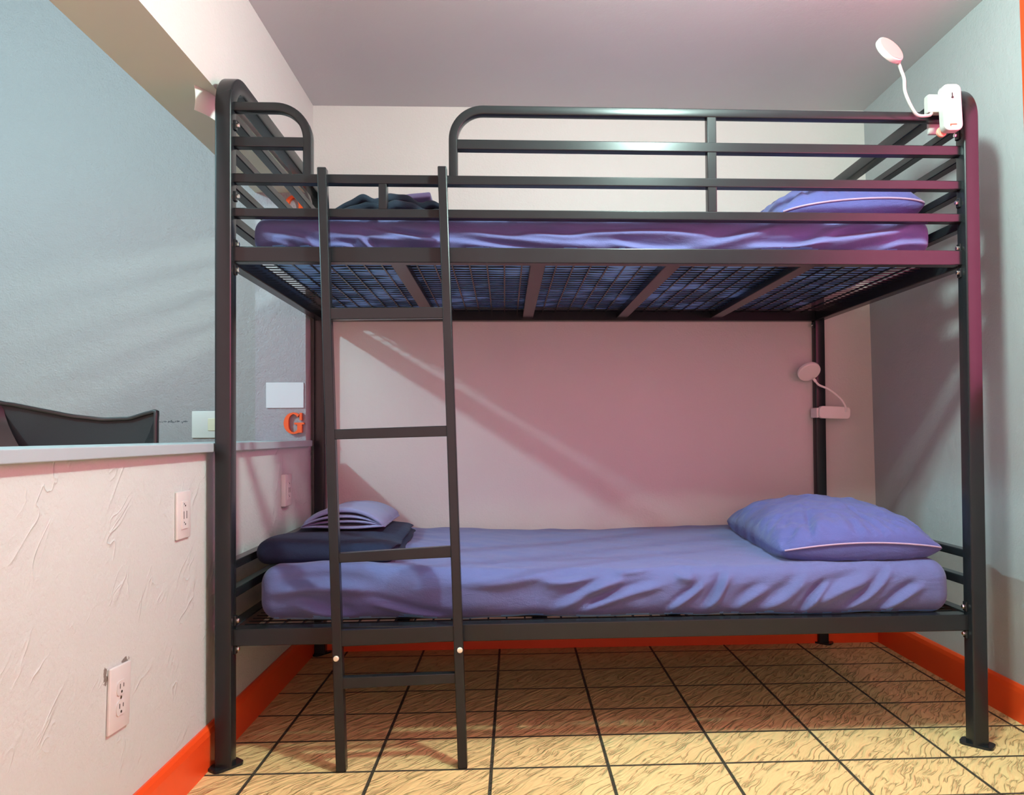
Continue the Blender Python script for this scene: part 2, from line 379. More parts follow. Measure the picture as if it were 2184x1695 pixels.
t.links.new(df.outputs[0], mx.inputs[1]); t.links.new(tr.outputs[0], mx.inputs[2]); t.links.new(mx.outputs[0], out.inputs[0])
V = []; Fc = []; n = 160
for i in range(n+1):
    y = W0 + (W1-W0)*i/n
    for k in range(2):
        V.append((0.055+0.012*math.sin(i*0.55)+.004*math.sin(i*.21), y-oy, (WZ0 if k == 0 else WZ1)-oz))
for i in range(n): Fc.append([2*i, 2*i+2, 2*i+3, 2*i+1])
np_obj('added_curtain', V, Fc, cm, win)  # unseen curtain, added to glow pink into the room

# counter ledge on the half wall
bm = box(XBACK-.03, SH_X, YOPEN, YJAMB, SH_B, SH_T, 0.002)
tag(obj('counter_ledge', bm, M['shelf'], smooth=False), 'long grey counter ledge capping the half wall', 'ledge')

# ------------------------------------------------------------------ the bed frame (bed coordinates: u along, v deep, w up)
BED = dict(loc=(BX, BY, 0), rotz=BROT)
bed = empty('bunk_bed', (BX, BY, 0), BROT)
tag(bed, 'black metal bunk bed with guard rails and a leaning ladder', 'bunk bed')
MET = M['metal']
K = (BY+.018)/(BY)
def fz(z): return CAM_H+(z-CAM_H)*1.0094
def fu(u): return 0.77+(u-0.77)*1.0094
VF, RD = 0.018, 0.028                       # rail front face and rail depth
ZT, RB = 1.815, 0.085
def end_frame(uc, inner):
    s = 1 if inner > uc else -1
    bm = bmesh.new(); zc = ZT-P/2; v0, v1 = P/2, BD+P/2
    path = [(uc, v0, .004), (uc, v0, zc-RB)] + [(uc, v, z) for v, z in arc(v0+RB, zc-RB, RB, 180, 90, 12)][1:] + \
           [(uc, v, z) for v, z in arc(v1-RB, zc-RB, RB, 90, 0, 12)] + [(uc, v1, .004)]
    add_sweep(bm, path, rrect(P, P, 0.006), up=Vector((1, 0, 0)))
    ef = obj('end_frame', bm, MET, bed)
    th = 0.024
    for z0, h in ((1.687, .0215), (1.595, .0215), (1.504, .0215), (1.408, .026), (1.3005, .051), (.5030, .0220), (.4275, .0240), (.3150, .041)):
        w = .030 if h < .035 else .034
        obj('end_rail', box(uc-w/2+s*.003, uc+w/2+s*.003, P-.004, BD+.004, z0, z0+h, 0.0025), MET, ef)
    for v in (P/2, BD+P/2):
        ang = 50 if s > 0 else -45
        bm = bmesh.new(); add_box(bm, -.041, .041, -.025, .025, 0, .007, 0.0)
        bmesh.ops.bevel(bm, geom=[e for e in bm.edges if abs(e.verts[0].co.z-e.verts[1].co.z) > .003], offset=.014, segments=4, profile=.5, affect='EDGES')
        for q in bm.verts: q.co = Matrix.Rotation(math.radians(ang), 4, 'Z') @ q.co + Vector((uc, v, 0))
        obj('foot_plate', bm, MET, ef, smooth=False)
        ui = uc + s*P/2
        vb = VF+.010 if v < .5 else BD+.012
        for z in ((1.665, 1.478, 1.352, 1.285, .373, .300) if v < .5 else (1.285, .300)):
            bm = bmesh.new(); add_box(bm, min(ui-s*.001, ui+s*.005), max(ui-s*.001, ui+s*.005), vb-.008, vb+.008, z-.013, z+.013, .002)
            ch = obj('bolt_tab', bm, MET, ef, smooth=False)
            bm = bmesh.new(); add_cyl(bm, (ui+s*.0085, vb-.002, z), (s, 0, 0), .0058, .008, 6, bevel=.001)
            obj('bolt', bm, M['chrome'], ef)
    return ef
end_frame(P/2, 1); end_frame(BL-P/2, 0)
def rail(name, u0, u1, z0, z1, v0=VF, d=RD, bev=0.0025):
    return obj(name, box(u0, u1, v0, v0+d, z0, z1, bev), MET, bed)
UA, UB = P-.002, BL-P+.002
rail('guard_rail', UA, UB, fz(1.5064), fz(1.5305))
rail('guard_rail', UA, UB, fz(1.4176), fz(1.4408))
rail('guard_rail', UA, fu(.2270), fz(1.6000), fz(1.6263))
rail('guard_rail', fu(.6240), UB, fz(1.6000), fz(1.6263))
prof = rrect(0.0235, RD, 0.004)
zg, ztop = fz(1.7175)-.012, fz(1.5305)-.002
bm = bmesh.new(); uo, R_ = fu(.2363), .083
path = [(UA, zg), (uo-R_, zg)] + arc(uo-R_, zg-R_, R_, 90, 0, 14)[1:] + [(uo, ztop)]
add_sweep(bm, [(a, VF+RD/2, b) for a, b in path], prof); obj('guard_loop', bm, MET, bed)
bm = bmesh.new(); uo, R_ = fu(.6138), .080
path = [(uo, ztop), (uo, zg-R_)] + arc(uo+R_, zg-R_, R_, 180, 90, 14)[1:] + [(UB, zg)]
add_sweep(bm, [(a, VF+RD/2, b) for a, b in path], prof); obj('guard_loop', bm, MET, bed)
rail('guard_strut', fu(.4192), fu(.441), fz(1.4400), fz(1.5070))
rail('guard_strut', fu(1.2901), fu(1.3155), fz(1.4400), zg-.009, VF+.002, RD-.004)
# side rails, cross bars, decks
rail('side_rail', UA, UB, fz(1.3005), fz(1.3406), VF, .034)
rail('side_rail', UA, UB, fz(.3136), fz(.3578), VF, .040)
rail('side_rail', UA, UB, 1.3005, 1.3406, BD, .034)
rail('side_rail', UA, UB, .3136, .3578, BD, .034)
rail('rear_guard_rail', UA, UB, 1.507, 1.5305, BD+.004, RD)
rail('rear_guard_rail', UA, UB, 1.418, 1.441, BD+.004, RD)
for z0, nm in ((1.310, 'u'), (.322, 'l')):
    for uc in (.460, .838, 1.211, 1.590):
        obj('deck_slat', box(uc-.021, uc+.021, VF+.02, BD+.005, z0, z0+.022, .002), MET, bed)
def wire_deck(z):
    bm = bmesh.new(); r = .0022
    u0, u1, v0, v1 = .05, BL-.05, VF+.03, BD+.004
    n = int((u1-u0)/.0492)
    for i in range(1, n):
        u = u0+(u1-u0)*i/n
        add_box(bm, u-r, u+r, v0, v1, z, z+.0044)
    n = 29
    for j in range(1, n):
        v = v0+(v1-v0)*j/n
        add_box(bm, u0, u1, v-.0016, v+.0016, z+.003, z+.006)
    return obj('wire_deck', bm, MET, bed, smooth=False)
wire_deck(1.3325); wire_deck(.3445)
# ladder
def lad_v(z): return -.033 + .021*z/1.545
def stile(ub, ut, ztp, wb, wt):
    bm = bmesh.new(); d = .026
    lo = [(ub, lad_v(0)), (ub+wb, lad_v(0)), (ub+wb, lad_v(0)+d), (ub, lad_v(0)+d)]
    hi = [(ut, lad_v(ztp)), (ut+wt, lad_v(ztp)), (ut+wt, lad_v(ztp)+d), (ut, lad_v(ztp)+d)]
    a = [bm.verts.new((*p, 0)) for p in lo]; b = [bm.verts.new((*p, ztp)) for p in hi]
    for i in range(4): bm.faces.new((a[i], a[(i+1) % 4], b[(i+1) % 4], b[i]))
    bm.faces.new(a[::-1]); bm.faces.new(b)
    bmesh.ops.bevel(bm, geom=list(bm.edges), offset=.003, segments=2, profile=.5, affect='EDGES')
    return obj('ladder_stile', bm, MET, bed)
s1 = stile(.3135, .2635, 1.545, .0255, .0235); s2 = stile(.6200, .5735, 1.551, .0245, .0235)
for st, (u, z) in ((s1, (.3147, .2861)), (s2, (.6268, .3006))):
    bm = bmesh.new(); add_cyl(bm, (u, lad_v(z)-.002, z), (0, -1, 0), .0072, .007, 16, bevel=.0025)
    obj('ladder_bolt', bm, M['brass'], st)
def rung(uL, zL1, zL0, uR, zR1, zR0, name='ladder_rung', v_off=.003, d=.022):
    bm = bmesh.new(); vs = []
    uL -= .006; uR += .006
    for u, z1, z0 in ((uL, zL1, zL0), (uR, zR1, zR0)):
        v = lad_v(z0)+v_off
        vs.append([bm.verts.new(q) for q in ((u, v, z0), (u, v, z1), (u, v+d, z1), (u, v+d, z0))])
    for i in range(4): bm.faces.new((vs[0][i], vs[0][(i+1) % 4], vs[1][(i+1) % 4], vs[1][i]))
    bm.faces.new(vs[0]); bm.faces.new(vs[1][::-1])
    bmesh.ops.recalc_face_normals(bm, faces=bm.faces)
    bmesh.ops.bevel(bm, geom=list(bm.edges), offset=.002, segments=2, profile=.5, affect='EDGES')
    return obj(name, bm, MET, bed)
rung(.3037, 1.1795, 1.1490, .5909, 1.1818, 1.1532)
rung(.3137, .8661, .8403, .5978, .8744, .8466)
rung(.3189, .5496, .5257, .6095, .5644, .5356)
rung(.3276, .2365, .2069, .6163, .2405, .2154)
rung(.3291, .3553, .3137, .6133, .3615, .3219, 'ladder_bracket', .004, .016)

# ------------------------------------------------------------------ mattresses
def mattress(name, u0, u1, v0, v1, z0, z1, segs, front_fn, top_fn, label):
    L, Wd, H = u1-u0, v1-v0, z1-z0
    ox, oy = (u0+u1)/2, (v0+v1)/2
    def disp(Pn, nr):
        a, b, z = Pn[:, 0].copy(), Pn[:, 1].copy(), Pn[:, 2].copy()
        fr = np.clip(-nr[:, 1], 0, 1); up = np.clip(nr[:, 2], 0, 1)
        near = np.clip((v0+.10-b)/.10, 0, 1)
        h = folds(a, z, segs)
        w = np.clip(fr+.35*near*up, 0, 1)
        # fabric sag of fitted sheet, pinched under the mattress at the bottom
        Pn = Pn.copy()
        Pn[:, 1] -= w*h
        Pn[:, 2] += .45*w*h*up
        Pn[:, 1] += front_fn(a)*np.clip((v1-b)/(v1-v0), 0, 1)
        Pn[:, 2] += top_fn(a, b)*np.clip((z-z0)/H, 0, 1)
        nz = wnoise(np.stack([a*1.2, b*2.2, z*3], 1), 9, 0)*.0022 + wnoise(np.stack([a*1.6, b*1.0, z*2], 1), 28, 8)*.0010
        Pn += nr*nz[:, None]
        return Pn
    V, Fc = rbox((L, Wd, H), (.045, .045, .05), (360, 90, 30), disp, (ox, oy, z0))
    o = np_obj(name, V, Fc, [M['sheet'], M['vinyl']], loc=BED['loc'], rotz=BED['rotz'], angle=180)
    for p in o.data.polygons:      # the fitted sheet leaves the underside bare
        if p.normal.z < -.8 and p.center.z < z0+.02: p.material_index = 1
    return tag(o, label, 'mattress')
low = [(.1058, .4985, .2763, .5204), (.1058, .4248, .3987, .4356), (.1786, .3927, .3494, .3586), (.374, .3952, .5961, .3599), (.6463, .4523, .8973, .4731),
       (.8713, .3796, 1.0493, .4705), (.9343, .3658, 1.1767, .4495), (.9727, .4178, 1.062, .4703), (1.1886, .3609, 1.2794, .4541), (1.2785, .3718, 1.3569, .4654),
       (1.2023, .4554, 1.2538, .4709), (1.4332, .3562, 1.5646, .462), (1.3556, .3577, 1.4601, .4383), (1.537, .3516, 1.6297, .4417), (1.6546, .3519, 1.8011, .4709),
       (1.5765, .3789, 1.7349, .4527), (1.7464, .3476, 1.8797, .4246), (.8341, .4553, 1.0239, .471), (1.0239, .471, 1.2158, .5121)]
rw = random.Random(5)
low = [(*s, .008+.006*rw.random(), .011+.007*rw.random()) for s in low]
mattress('mattress', .085, 1.962, .062, .965, .352, .487, low,
         lambda a: np.interp(a, [.08, .4, 1.0, 1.5, 1.96], [.006, .0, -.012, -.030, -.034]),
         lambda a, b: np.interp(a, [.08, .25, .5, .9, 1.4, 1.9], [.012, .016, .006, -.006, .0, .008]) + .004*np.sin(np.clip((b-.06)/.9, 0, 1)*PI),
         'lower bunk mattress in a blue violet fitted sheet')
up_ = [(.1063, 1.3908, .278, 1.3481), (.1063, 1.3721, .2042, 1.3414), (.2781, 1.392, .5635, 1.3623), (.278, 1.3669, .352, 1.3422), (.3521, 1.3736, .4016, 1.3488),
       (.377, 1.4052, .6011, 1.3752), (.6011, 1.3689, .9039, 1.3453), (.6137, 1.3981, 1.0316, 1.3587), (.9043, 1.3962, 1.2896, 1.386), (1.2894, 1.3667, 1.5248, 1.4069),
       (1.5241, 1.3513, 1.7228, 1.4109), (1.6293, 1.3518, 1.8961, 1.4226), (1.4194, 1.3507, 1.6297, 1.3752), (1.5504, 1.3553, 1.8156, 1.3959), (1.7883, 1.3527, 1.9422, 1.3771),
       (1.0317, 1.3651, 1.2633, 1.3498), (.7774, 1.389, .9679, 1.3903)]
up_ = [(*s, .0075+.005*rw.random(), .011+.006*rw.random()) for s in up_]
mattress('mattress', .070, 1.945, .058, .962, 1.339, 1.458, up_, lambda a: 0*a,
         lambda a, b: np.interp(a, [.08, .5, 1.0, 1.5, 1.9, 1.95], [-.012, -.012, .0, .008, .010, -.006]),
         'upper bunk mattress in a blue violet fitted sheet behind the guard rails')

# ------------------------------------------------------------------ pillows
def pillow(label, cu, cv, zb, a, b, ht, rot, tilt=0.0, seed=0, seam=(.026, .026)):
    n = 90; x = np.linspace(-1, 1, n+1); X, Y = np.meshgrid(x, x, indexing='ij')
    prof_ = ((1-np.abs(X)**2.3)*(1-np.abs(Y)**2.6)); base = np.clip(prof_, 0, 1)**.56
    cr = 1-.075*(X*Y)**4; Sx = a*X*(1-.035*(1-Y*Y)*np.abs(X))*cr; Sy = b*Y*(1-.03*(1-X*X)*np.abs(Y))*cr
    sm = seam[0]+seam[1]*(1-X*X*.8)*(np.abs(Y)**4) + seam[1]*.7*(1-Y*Y)*(np.abs(X)**4)
    flat = np.stack([X.ravel()*1.0, Y.ravel()*1.0, 0*X.ravel()+seed], 1)
    rough_ = (wnoise(flat, 7, 3).reshape(X.shape)*.006 + wnoise(flat, 19, 12).reshape(X.shape)*.0028)
    edge = np.clip(1-base, 0, 1)
    ang = np.arctan2(Y, X)
    puck = np.sin(ang*34+3*np.sin(ang*5+seed)+seed)*.0045*np.clip((np.maximum(np.abs(X), np.abs(Y))-.55)/.45, 0, 1)*np.clip(base*3, 0, 1)
    # long creases that run from the front corners towards the crown
    cre = np.zeros_like(X)
    for cx0, cy0, a1, w in ((-1, -1, .95, .05), (-1, -1, .60, .045), (1, -1, 2.2, .05), (1, -1, 2.55, .05), (1, -1, 1.9, .04), (-1, 1, -.7, .06), (-.6, -1, 1.2, .035), (.2, -1, 1.7, .035)):
        dx, dy = X-cx0, Y-cy0; t = dx*math.cos(a1)+dy*math.sin(a1); d = -dx*math.sin(a1)+dy*math.cos(a1)
        cre -= .010*np.exp(-(d/w)**2)*np.clip(t/.15, 0, 1)*np.clip((1.0-t)/.7, 0, 1)
    top = sm + ht*base + (rough_*.8+puck+cre)*np.clip(base*2.5, 0, 1)
    bot = sm - sm*np.clip(base*3.2, 0, 1)**.8 + puck*.6*edge*np.clip(base*3, 0, 1)
    c, s = math.cos(rot), math.sin(rot)
    def put(Z):
        U = cu + Sx*c - Sy*s; Vv = cv + Sx*s + Sy*c
        return np.stack([U.ravel(), Vv.ravel(), (zb+Z+tilt*(U-cu)).ravel()], 1)
    T, B_ = put(top), put(np.maximum(bot, 0))
    V = np.concatenate([T, B_]); Fc = []; m = (n+1)*(n+1)
    for i in range(n):
        for j in range(n):
            q = [i*(n+1)+j, (i+1)*(n+1)+j, (i+1)*(n+1)+j+1, i*(n+1)+j+1]
            Fc.append(q); Fc.append([k+m for k in q[::-1]])
    bm = bmesh.new(); vs = [bm.verts.new(p) for p in V]
    for f in Fc: bm.faces.new([vs[k] for k in f])
    bmesh.ops.remove_doubles(bm, verts=bm.verts, dist=1e-5)
    o = obj('pillow', bm, M['pillow'], loc=BED['loc'], rotz=BED['rotz'], angle=180)
    tag(o, label, 'pillow')
    # piping along the seam of the front end
    bm = bmesh.new(); j = 0
    pts = [Vector(T[i*(n+1)+j])+Vector((0, -.001, .001)) for i in range(2, n-1, 2)]
    add_sweep(bm, smooth_path(pts, 3), circ(.0026, 6), up=Vector((0, 0, 1)))
    obj('piping', bm, M['piping'], o)
    return o
pillow('plump blue violet pillow with pale piping on the lower bunk', 1.765, .435, .492, .238, .388, .118, math.radians(-5), .02, 0.0)
pillow('blue violet pillow on the upper bunk against the end rails', 1.765, .47, 1.462, .225, .37, .14, math.radians(-3), .06, 2.3)

# ------------------------------------------------------------------ folded bedding
def layered(segz, amp):
    def f(z, z0, H): return amp*np.abs(np.sin((z-z0)/H*PI*segz))
    return f
def navy_disp(Pn, nr):
    a, b, z = Pn.T.copy(); Pn = Pn.copy()
    side = np.clip(np.abs(nr[:, 0]), 0, 1)*(nr[:, 0] > 0)
    Pn[:, 0] += side*(.012*np.sin((z-.49)*260)+.010*wnoise(np.stack([b, z*0, z*0], 1), 22, 5))
    Pn[:, 2] += np.clip((z-.485)/.06, 0, 1)*(.006*wnoise(np.stack([a, b, 0*z], 1), 9, 2) + .010*np.exp(-((b-.2)/.08)**2) - .012*np.clip((a-.33)/.1, 0, 1))
    Pn[:, 1] += .012*(a-.2)*np.clip((.3-b)/.2, 0, 1) + nr[:, 1]*.003*wnoise(np.stack([a, z, b], 1), 25, 9)
    return Pn
V, Fc = rbox((.375, .60, .058), (.03, .034, .028), (60, 70, 14), navy_disp, (.243, .43, .4935))
o = np_obj('folded_blanket', V, Fc, M['navy'], loc=BED['loc'], rotz=BED['rotz'], angle=180)
tag(o, 'thick navy folded blanket at the foot of the lower bunk', 'blanket')
# lilac folded sheet: a soft dome of folded layers open at the front
bm = bmesh.new()
def add_np(bm, V, Fc):
    vs = [bm.verts.new(tuple(map(float, p))) for p in V]
    for f in Fc: bm.faces.new([vs[k] for k in f])
def lil(k):
    def f(Pn, nr):
        a, b, z = Pn.T.copy(); Pn = Pn.copy()
        ca, cb = (a-.232)/.135, (b-.57)/.17
        dome = (1-np.clip(ca*ca, 0, 1))*(.75+.25*(1-np.clip(cb*cb, 0, 1)))
        Pn[:, 2] += dome*(.004+.0065*k) - .010*k*np.clip(np.abs(ca)**3, 0, 1.3)
        Pn[:, 1] += .006*wnoise(np.stack([a, 0*a, 0*a+k], 1), 30, 4+k)*np.clip((.5-b)/.08, 0, 1)
        Pn[:, 2] += .0025*wnoise(np.stack([a, b, 0*a+k], 1), 24, 6)
        return Pn
    return f
for k in range(4):
    V, Fc = rbox((.262-.004*k, .34, .0085 if k < 3 else .014), (.010, .010, .004), (46, 40, 4), lil(k), (.232+.003*(k % 2), .585+.006*(k % 2), .5565+.0095*k))
    add_np(bm, V, Fc)
o = obj('folded_sheet', bm, M['lilac'], loc=BED['loc'], rotz=BED['rotz'], angle=60)
tag(o, 'lilac folded sheet resting on the navy blanket of the lower bunk', 'folded sheet')
# upper bunk: slumped dark blanket in wavy layers
bm = bmesh.new()
def wav(k):
    def f(Pn, nr):
        a, b, z = Pn.T.copy(); Pn = Pn.copy()
        t = (a-.415)/.21
        hump = (1-np.clip(np.abs(t), 0, 1)**2.2)
        wave = .0085*np.sin(a*52+.9*k+b*5)+.004*np.sin(a*97+2*k)
        Pn[:, 2] = 1.448 + (Pn[:, 2]-1.448)*(.30+.70*hump) + wave*hump*(.25+.25*k)
        Pn[:, 1] += .010*np.sin(a*33+k*1.7)*np.clip((.35-b)/.2, 0, 1)
        return Pn
    return f
for k in range(4):
    V, Fc = rbox((.42-.03*k, .36, .026), (.012, .012, .0125), (70, 36, 6), wav(k), (.412+.006*(k % 2), .365+.01*(k % 2), 1.4475+.0235*k))
    add_np(bm, V, Fc)
o = obj('folded_blanket', bm, M['navy2'], loc=BED['loc'], rotz=BED['rotz'], angle=60)
tag(o, 'slumped dark slate blanket in wavy layers on the upper bunk', 'blanket')
def crisp(Pn, nr):
    a, b, z = Pn.T.copy(); Pn = Pn.copy()
    Pn[:, 2] += .10*(a-.30)*np.clip((a-.26)/.2, 0, 1) - .02*np.clip((.36-a)/.1, 0, 1)
    return Pn
V, Fc = rbox((.24, .26, .018), (.004, .006, .006), (40, 24, 6), crisp, (.400, .47, 1.560))
o = np_obj('folded_sheet', V, Fc, M['lilac'], loc=BED['loc'], rotz=BED['rotz'], angle=50)
tag(o, 'lilac folded sheet with a crisp corner on the dark upper blanket', 'folded sheet')

# ------------------------------------------------------------------ clip lamps
def B2W(u, v, w):
    c, s = math.cos(BROT), math.sin(BROT)
    return (BX+u*c-v*s, BY+u*s+v*c, w)
def lamp(label, org, body, jaw, pad, neck, head_c, n, dia, marks=False, mat='darkened_plastic', lens='pink_lens_darkened'):
    root = empty('clip_lamp', B2W(*org), BROT); tag(root, label, 'clip lamp', 'white clip-on reading lamps on the bed')
    o = Vector(org)
    (b0, b1, tilt) = body
    bm = bmesh.new(); ctr = (Vector(b0)+Vector(b1))/2-o; h = (Vector(b1)-Vector(b0))/2
    add_box(bm, -h.x, h.x, -h.y, h.y, -h.z, h.z)
    r = min(h.x, h.z)*.62
    bmesh.ops.bevel(bm, geom=[e for e in bm.edges if abs((e.verts[0].co-e.verts[1].co).y) > 1e-4], offset=r, segments=6, profile=.5, affect='EDGES')
    bmesh.ops.bevel(bm, geom=[e for e in bm.edges if abs((e.verts[0].co-e.verts[1].co).y) < 1e-5], offset=.003, segments=2, profile=.5, affect='EDGES')
    mt = Matrix.Translation(ctr) @ Matrix.Rotation(tilt, 4, 'Y')
    for v in bm.verts: v.co = mt @ v.co
    cb = obj('clip_body', bm, M[mat], root)
    if marks:   # hanging slot and printed line on the back
        bm = bmesh.new(); yb = -h.y-.0006
        add_cyl(bm, (0, yb, .026), (0, -1, 0), .0030, .0016, 12); add_box(bm, -.001, .001, yb-.0008, yb+.0008, .028, .038)
        for v in bm.verts: v.co = mt @ v.co
        obj('hanging_slot', bm, M['dark_slot'], cb)
        bm = bmesh.new(); add_box(bm, -.010, .008, yb-.0006, yb+.0006, -.0475, -.0455); add_box(bm, -.010, -.008, yb-.0006, yb+.0006, -.051, -.0460)
        for v in bm.verts: v.co = mt @ v.co
        obj('red_mark', bm, M['letter'], cb, smooth=False)
    bm = bmesh.new()
    for j0, j1 in jaw:
        a, b_ = Vector(j0)-o, Vector(j1)-o; add_box(bm, a.x, b_.x, a.y, b_.y, a.z, b_.z, .004)
    obj('clip_jaw', bm, M[mat], root)
    if pad:
        bm = bmesh.new(); add_cyl(bm, Vector(pad)-o, (0, 1, 0), .014, .010, 20, bevel=.003); obj('grip_pad', bm, M['pad'], root)
    bm = bmesh.new(); add_sweep(bm, smooth_path([Vector(p)-o for p in neck], 8), circ(.0042, 10), up=Vector((0, 1, 0))); obj('gooseneck', bm, M[mat], root)
    hc = Vector(head_c)-o; n = Vector(n).normalized()
    bm = bmesh.new(); add_cyl(bm, hc, n, dia/2, .015, 40, bevel=.004)
    end = Vector(neck[-1])-o; dv = (hc-end).normalized()
    add_cyl(bm, end+dv*.006, dv, .0058, .016, 12)
    hd = obj('lamp_head', bm, M[mat], root)
    bm = bmesh.new(); add_cyl(bm, hc+n*.0076, n, dia/2-.0045, .0016, 40); obj('diffuser', bm, M[lens], hd)
    return root
lamp('white clip lamp clamped on the top guard rail with its head raised', (1.94, 0, 1.70),
     ((1.9195, -.034, 1.654), (1.9715, -.010, 1.779), math.radians(-2.5)),
     [((1.893, -.010, 1.712), (1.935, .014, 1.762)), ((1.93, -.014, 1.735), (1.965, .030, 1.745)), ((1.925, .044, 1.675), (1.963, .056, 1.742))],
     (1.936, .004, 1.664),
     [(1.905, -.004, 1.712), (1.893, -.010, 1.703), (1.857, -.02, 1.6985), (1.8355, -.028, 1.716), (1.8172, -.03, 1.756), (1.8150, -.03, 1.79), (1.8074, -.03, 1.814), (1.8005, -.03, 1.834)],
     (1.776, -.03, 1.867), (.352, -.835, .412), .084, True)
lamp('white clip lamp clamped on the rear right post above the lower pillow', (2.02, .96, .93),
     ((1.990, .928, .9035), (2.116, .950, .9525), math.radians(2)),
     [((1.985, .945, .912), (2.05, .982, .945)), ((1.983, .94, .908), (1.995, 1.0, .948))],
     None,
     [(2.096, .928, .930), (2.093, .924, .952), (2.073, .928, .985), (2.035, .94, 1.020), (2.000, .95, 1.038), (1.984, .95, 1.054)],
     (1.958, .95, 1.0925), (.05, -.72, -.69), .090, mat='lightened_plastic', lens='lightened_lens')

# ------------------------------------------------------------------ wall plates, letters, card
def wall_plate_left(name, yc, zc, w, h, label, kind, tilt=0.0, t=.007, cat='outlet'):
    """plate on the half wall, facing +X; local: x out, y along, z up"""
    root = empty(name, (XL, yc, zc)); root.rotation_euler = (tilt, 0, 0); tag(root, label, cat)
    bm = box(0, t, -w/2, w/2, -h/2, h/2, .003, seg=3); obj('cover_plate', bm, M['white_plastic'], root)
    if kind == 'duplex':
        for dz in (.0195, -.0195):
            bm = bmesh.new(); add_box(bm, t-.002, t+.002, -.0165, .0165, dz-.0145, dz+.0145)
            bmesh.ops.bevel(bm, geom=[e for e in bm.edges if abs((e.verts[0].co-e.verts[1].co).x) > .001], offset=.009, segments=5, profile=.5, affect='EDGES')
            f = obj('receptacle', bm, M['white_plastic'], root)
            bm = bmesh.new()
            add_box(bm, t+.0017, t+.0024, -.0075, -.0055, dz-.001, dz+.0085); add_box(bm, t+.0017, t+.0024, .0055, .0075, dz-.000, dz+.0075)
            add_cyl(bm, (t+.002, 0, dz-.008), (1, 0, 0), .0028, .0008, 10)
            obj('slots', bm, M['dark_slot'], f, smooth=False)
        bm = bmesh.new(); add_cyl(bm, (t+.0004, 0, 0), (1, 0, 0), .0032, .0016, 12); obj('screw', bm, M['chrome'], root)
    elif kind == 'decora':
        bm = box(t-.002, t+.0025, -.0165, .0165, -.0335, .0335, .0015); f = obj('receptacle', bm, M['white_plastic'], root)
        bm = bmesh.new()
        for dz in (.0, ):
            add_box(bm, t+.0023, t+.003, -.0085, -.0065, -.009, .009); add_box(bm, t+.0023, t+.003, .0055, .0075, -.009, .009)
        for dz in (.022, -.022):
            add_cyl(bm, (t+.0026, 0, dz), (1, 0, 0), .0022, .0008, 10); add_box(bm, t+.0023, t+.003, -.007, -.0045, dz+.003, dz+.006)
        obj('slots', bm, M['dark_slot'], f, smooth=False)
    return root
wall_plate_left('wall_outlet', 1.5112, .3305, .078, .128, 'white duplex outlet low on the half wall, nearest the floor', 'duplex', math.radians(-3))
wall_plate_left('wall_outlet', 1.7945, .6635, .072, .113, 'white slim outlet high on the half wall, in front of the bed post', 'decora')
wall_plate_left('wall_outlet', 2.578, .664, .072, .110, 'white outlet on the half wall behind the bed, above the bedding', 'decora', t=.016)
sw = empty('light_switch', (-1.276, YFAR, .900)); tag(sw, 'white light switch plate with a cream rocker on the blue wall', 'light switch')
obj('cover_plate', box(-.058, .058, -.007, 0, -.056, .056, .003, seg=3), M['white_plastic'], sw)
obj('rocker', box(.0085, .0405, -.0105, -.005, -.026, .026, .002), M['cream_plastic'], sw)
o = obj('blank_plate', box(-.9463, -.8040, YJAMB-.005, YJAMB, .957, 1.0545, .0015), M['plate'])
tag(o, 'pale blank rectangular plate on the jamb above the orange letter G', 'wall plate')
def extrude_poly(bm, outer, y0, y1):
    a = [bm.verts.new((x, y0, z)) for x, z in outer]; b = [bm.verts.new((x, y1, z)) for x, z in outer]
    n = len(outer)
    for i in range(n): bm.faces.new((a[i], a[(i+1) % n], b[(i+1) % n], b[i]))
    bm.faces.new(a[::-1]); bm.faces.new(b)
# slab serif G
def letter_G(bm, cx, cz, w, h, y0, y1):
    """slab serif G: a thick and thin arc, a throat bar with serifs and a top serif"""
    n = 30; prev = None
    for k in range(n+1):
        a = math.radians(52+(318-52)*k/n)
        thick = .085*w + .155*w*abs(math.cos(a))**1.3
        ox, oz = cx-.02*w+.48*w*math.cos(a), cz+.5*h*math.sin(a)
        ix, iz = cx-.02*w+(.48*w-thick)*math.cos(a), cz+(.5*h-thick*.75-.02*h)*math.sin(a)
        ring = [bm.verts.new(p) for p in ((ox, y0, oz), (ox, y1, oz), (ix, y1, iz), (ix, y0, iz))]
        if prev:
            for j in range(4): bm.faces.new((prev[j], prev[(j+1) % 4], ring[(j+1) % 4], ring[j]))
        else: bm.faces.new(ring)
        prev = ring
    bm.faces.new(prev[::-1])
    e = .0003
    add_box(bm, cx+.17*w, cx+.40*w, y0+e, y1-e, cz-.44*h, cz-.02*h)        # stem
    add_box(bm, cx+.02*w, cx+.50*w, y0+2*e, y1-2*e, cz-.06*h, cz+.03*h)    # slab on the stem
    add_box(bm, cx+.28*w, cx+.40*w, y0+3*e, y1-3*e, cz+.14*h, cz+.48*h)    # upper serif
bm = bmesh.new(); letter_G(bm, -.8385, .8985, .076, .082, YJAMB-.016, YJAMB-.001)
o = obj('wall_letter', bm, M['letter'], smooth=False); tag(o, 'orange block letter G on the jamb just above the counter ledge', 'letter')
bm = bmesh.new(); n = 36; ro = []; cx, cz = -.838, 1.728
for k in range(n):
    a = 2*PI*k/n
    ring = []
    for f in (1.0, 0.0):
        tk = 1 if f else (1-(.22+.22*abs(math.cos(a))))
        for y in (YJAMB-.016, YJAMB-.001): ring.append(bm.verts.new((cx+.034*math.cos(a)*tk, y, cz+.041*math.sin(a)*tk)))
    ro.append(ring)
